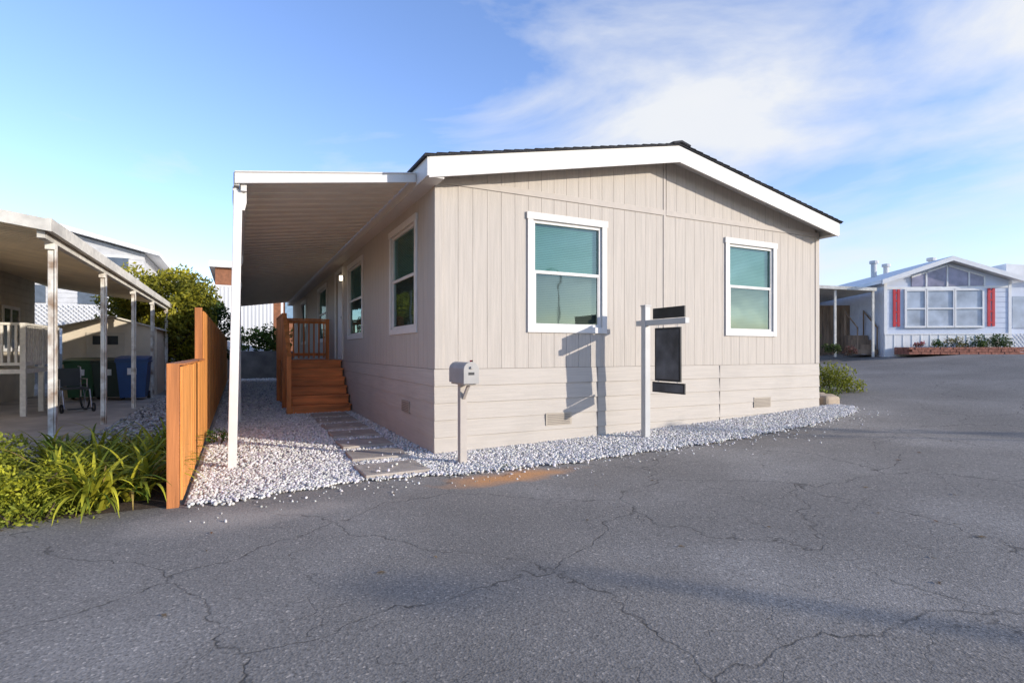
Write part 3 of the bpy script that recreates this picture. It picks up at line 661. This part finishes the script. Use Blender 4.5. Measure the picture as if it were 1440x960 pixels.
for i in range(14):
    x=Wd+.05+i*.12; b.extr([(x,.47,-.05),(x+.03,.47,-.05),(x+.63,.47,.75),(x+.6,.47,.75)],(0,.01,0)); b.extr([(x+.6,.455,-.05),(x+.63,.455,-.05),(x+.03,.455,.75),(x,.455,.75)],(0,.01,0))
b.build('annex_lattice',PWHITE,rh)
pl=E('brick_planter'); b=Bd(F); R=random.Random(3)
for row in range(3):
    x=.3+(.1 if row%2 else 0)
    while x<3.9: b.box(x,x+.19,-1.0+R.uniform(-.01,.01),-.88,row*.085,row*.085+.075); x+=.2
    y=-.87
    while y<-.1: b.box(3.85,3.96,y,y+.19,row*.085,row*.085+.075); b.box(.3,.41,y,y+.19,row*.085,row*.085+.075); y+=.2
b.build('bricks',BRICK,pl); Bd(F).box(.42,3.84,-.87,-.06,0,.2).build('soil',SOIL,pl)
for i,(x,s,c) in enumerate(((.9,.22,(.6,.12,.15)),(1.5,.28,(.10,.16,.03)),(2.1,.35,(.3,.25,.1)),(2.9,.42,(.12,.18,.04)),(3.5,.46,(.08,.13,.04)))):
    p=F(x,-.5,.2); bush('flowering_shrub',p[0],p[1],p[2],s,s*.8,s*1.1,14,(.03,.05,.02),c,2500,.035,30+i)
rc=E('neighbor_carport'); b=Bd(F); b.extr([(-3.4,-.1,2.5),(-.3,-.1,2.3),(-.3,-.1,2.42),(-3.4,-.1,2.62)],(0,7,0))
for x in(-3.2,-1.7,-.4): b.box(x,x+.07,0,.07,-.1,2.38)
b.build('roof_and_posts',OLDW,rc)
rf=E('wooden_screen_fence'); b=Bd(F); x=-3.3
while x<-.05: b.box(x,x+.13,2.6,2.63,-.1,2.0); x+=.14
b.build('boards',OLDWOOD,rf)
ps=E('porch_steps'); b=Bd(F)
for i in range(4): b.box(-.75,-.06,.3+i*.25,.3+(i+1)*.25+.02*(3-i),0,.18*(i+1))
for x in(-.78,-.1):
    b.box(x,x+.04,.3,.34,0,1.0); b.box(x,x+.04,1.3,1.34,.7,1.7); b.extr([(x,.3,.95),(x,1.34,1.65),(x,1.34,1.7),(x,.3,1.0)],(.04,0,0))
b.build('steps',OLDWOOD,ps)
rb=E('background_house'); F2=frame(17,13.5,ang,1.2); b=Bd(F2); b.box(-5,6,0,8,-.1,2.6); b.build('walls',PWHITE,rb); b=Bd(F2); b.extr([(-5.4,-.4,2.6),(6.4,-.4,2.6),(6.4,-.4,2.75),(.5,-.4,3.4),(-5.4,-.4,2.75)],(0,9,0)); b.build('roof',SHING,rb)
p=F(-2.7,-.3,0); tree('ivy_tree',p[0],p[1],1.2,1.95,.45,.9,26,(.02,.045,.015),(.12,.19,.04),3500,.04,.05,seed=9)
p=F(-1.9,-.2,0); bush('potted_shrub',p[0],p[1],1.2,.3,.3,.4,12,(.02,.04,.012),(.12,.16,.04),3500,.035,41)
p=F(-1.2,0,0); bush('potted_shrub',p[0],p[1],1.2,.25,.25,.35,12,(.02,.04,.012),(.3,.12,.12),3500,.03,42)
b=Bd(); 
for (x,y,s) in((7.85,.15,.2),(8.15,.45,.22),(8.4,.8,.22)): b.extr([(x-s,y-s*.8,.1),(x+s*.9,y-s,.1),(x+s,y+s*.7,.1),(x-s*.7,y+s,.1)],(0,0,.36))
b.build('concrete_curb',M('tan_rock',(.4,.31,.22),.9,.2,5,.5,30),bevel=.06)

# unseen tree and pole, added off frame to cast the long asphalt shadows
tree('off_frame_shadow_tree',13.4,-11.5,hx(13.4),3.4,.6,1.5,18,(.015,.035,.012),(.05,.09,.02),700,.07,seed=11)
up_=E('off_frame_shadow_pole'); b=Bd(); b.tube((15.9,-23,0),(15.9,-23,6.3),.07,10,.05); b.tube((15.9,-23,6.25),(15.2,-23,6.35),.03,8); b.box(14.9,15.3,-23.08,-22.92,6.3,6.38); b.build('pole',STEEL,up_)

# ---------------------------------------------------------------- light, world, camera
k=.85; el=math.atan(.25)
s=bpy.data.lights.new('sun','SUN'); s.energy=5.0; s.angle=math.radians(.5); s.color=(1,.93,.83)
so=bpy.data.objects.new('sun',s); scene.collection.objects.link(so)
so.rotation_euler=Vector((-k,1,-.25*math.hypot(k,1))).to_track_quat('-Z','Y').to_euler()
w=bpy.data.worlds.new('World'); scene.world=w; w.use_nodes=True; nt=w.node_tree; L=nt.links.new
bg=nt.nodes['Background']; sky=N(nt,'ShaderNodeTexSky',sky_type='NISHITA'); sky.sun_disc=False; sky.sun_elevation=el; sky.sun_rotation=math.atan2(k,-1)
sky.dust_density=.2; sky.ozone_density=2.0; sky.air_density=1.0
tn=N(nt,'ShaderNodeMix',data_type='RGBA',blend_type='MULTIPLY'); tn.inputs[0].default_value=1; L(sky.outputs[0],tn.inputs[6]); tn.inputs[7].default_value=(1.85,1.85,2.3,1)
tc=N(nt,'ShaderNodeTexCoord'); mp=N(nt,'ShaderNodeMapping'); mp.inputs['Rotation'].default_value=(.35,.25,.6); mp.inputs['Scale'].default_value=(1.1,1.1,2.8); L(tc.outputs['Generated'],mp.inputs[0])
n=N(nt,'ShaderNodeTexNoise'); n.inputs['Scale'].default_value=1.7; n.inputs['Detail'].default_value=9; n.inputs['Roughness'].default_value=.55; n.inputs['Distortion'].default_value=.5; L(mp.outputs[0],n.inputs['Vector'])
dot=N(nt,'ShaderNodeVectorMath',operation='DOT_PRODUCT'); L(tc.outputs['Generated'],dot.inputs[0]); dot.inputs[1].default_value=(.89,.1,.15)
ma=N(nt,'ShaderNodeMath',operation='MULTIPLY_ADD'); L(dot.outputs['Value'],ma.inputs[0]); ma.inputs[1].default_value=.34; L(n.outputs['Fac'],ma.inputs[2])
cl=ramp(nt,ma.outputs[0],[(.62,(0,0,0)),(.74,(.5,.5,.5)),(.84,(.95,.95,.95)),(1.0,(1,1,1))])
mx=N(nt,'ShaderNodeMix',data_type='RGBA'); L(cl,mx.inputs[0]); L(tn.outputs[2],mx.inputs[6]); mx.inputs[7].default_value=(5.9,6.05,6.3,1)
L(mx.outputs[2],bg.inputs[0]); bg.inputs[1].default_value=.15
c=bpy.data.cameras.new('camera'); co=bpy.data.objects.new('camera',c); scene.collection.objects.link(co)
co.location=(-2.212,-6.559,1.3); co.rotation_euler=(math.radians(90),0,-math.atan2(.447,.8945)); c.sensor_width=36; c.lens=19.25; c.shift_y=14/1440; c.clip_end=3000; c.clip_start=.05
scene.camera=co
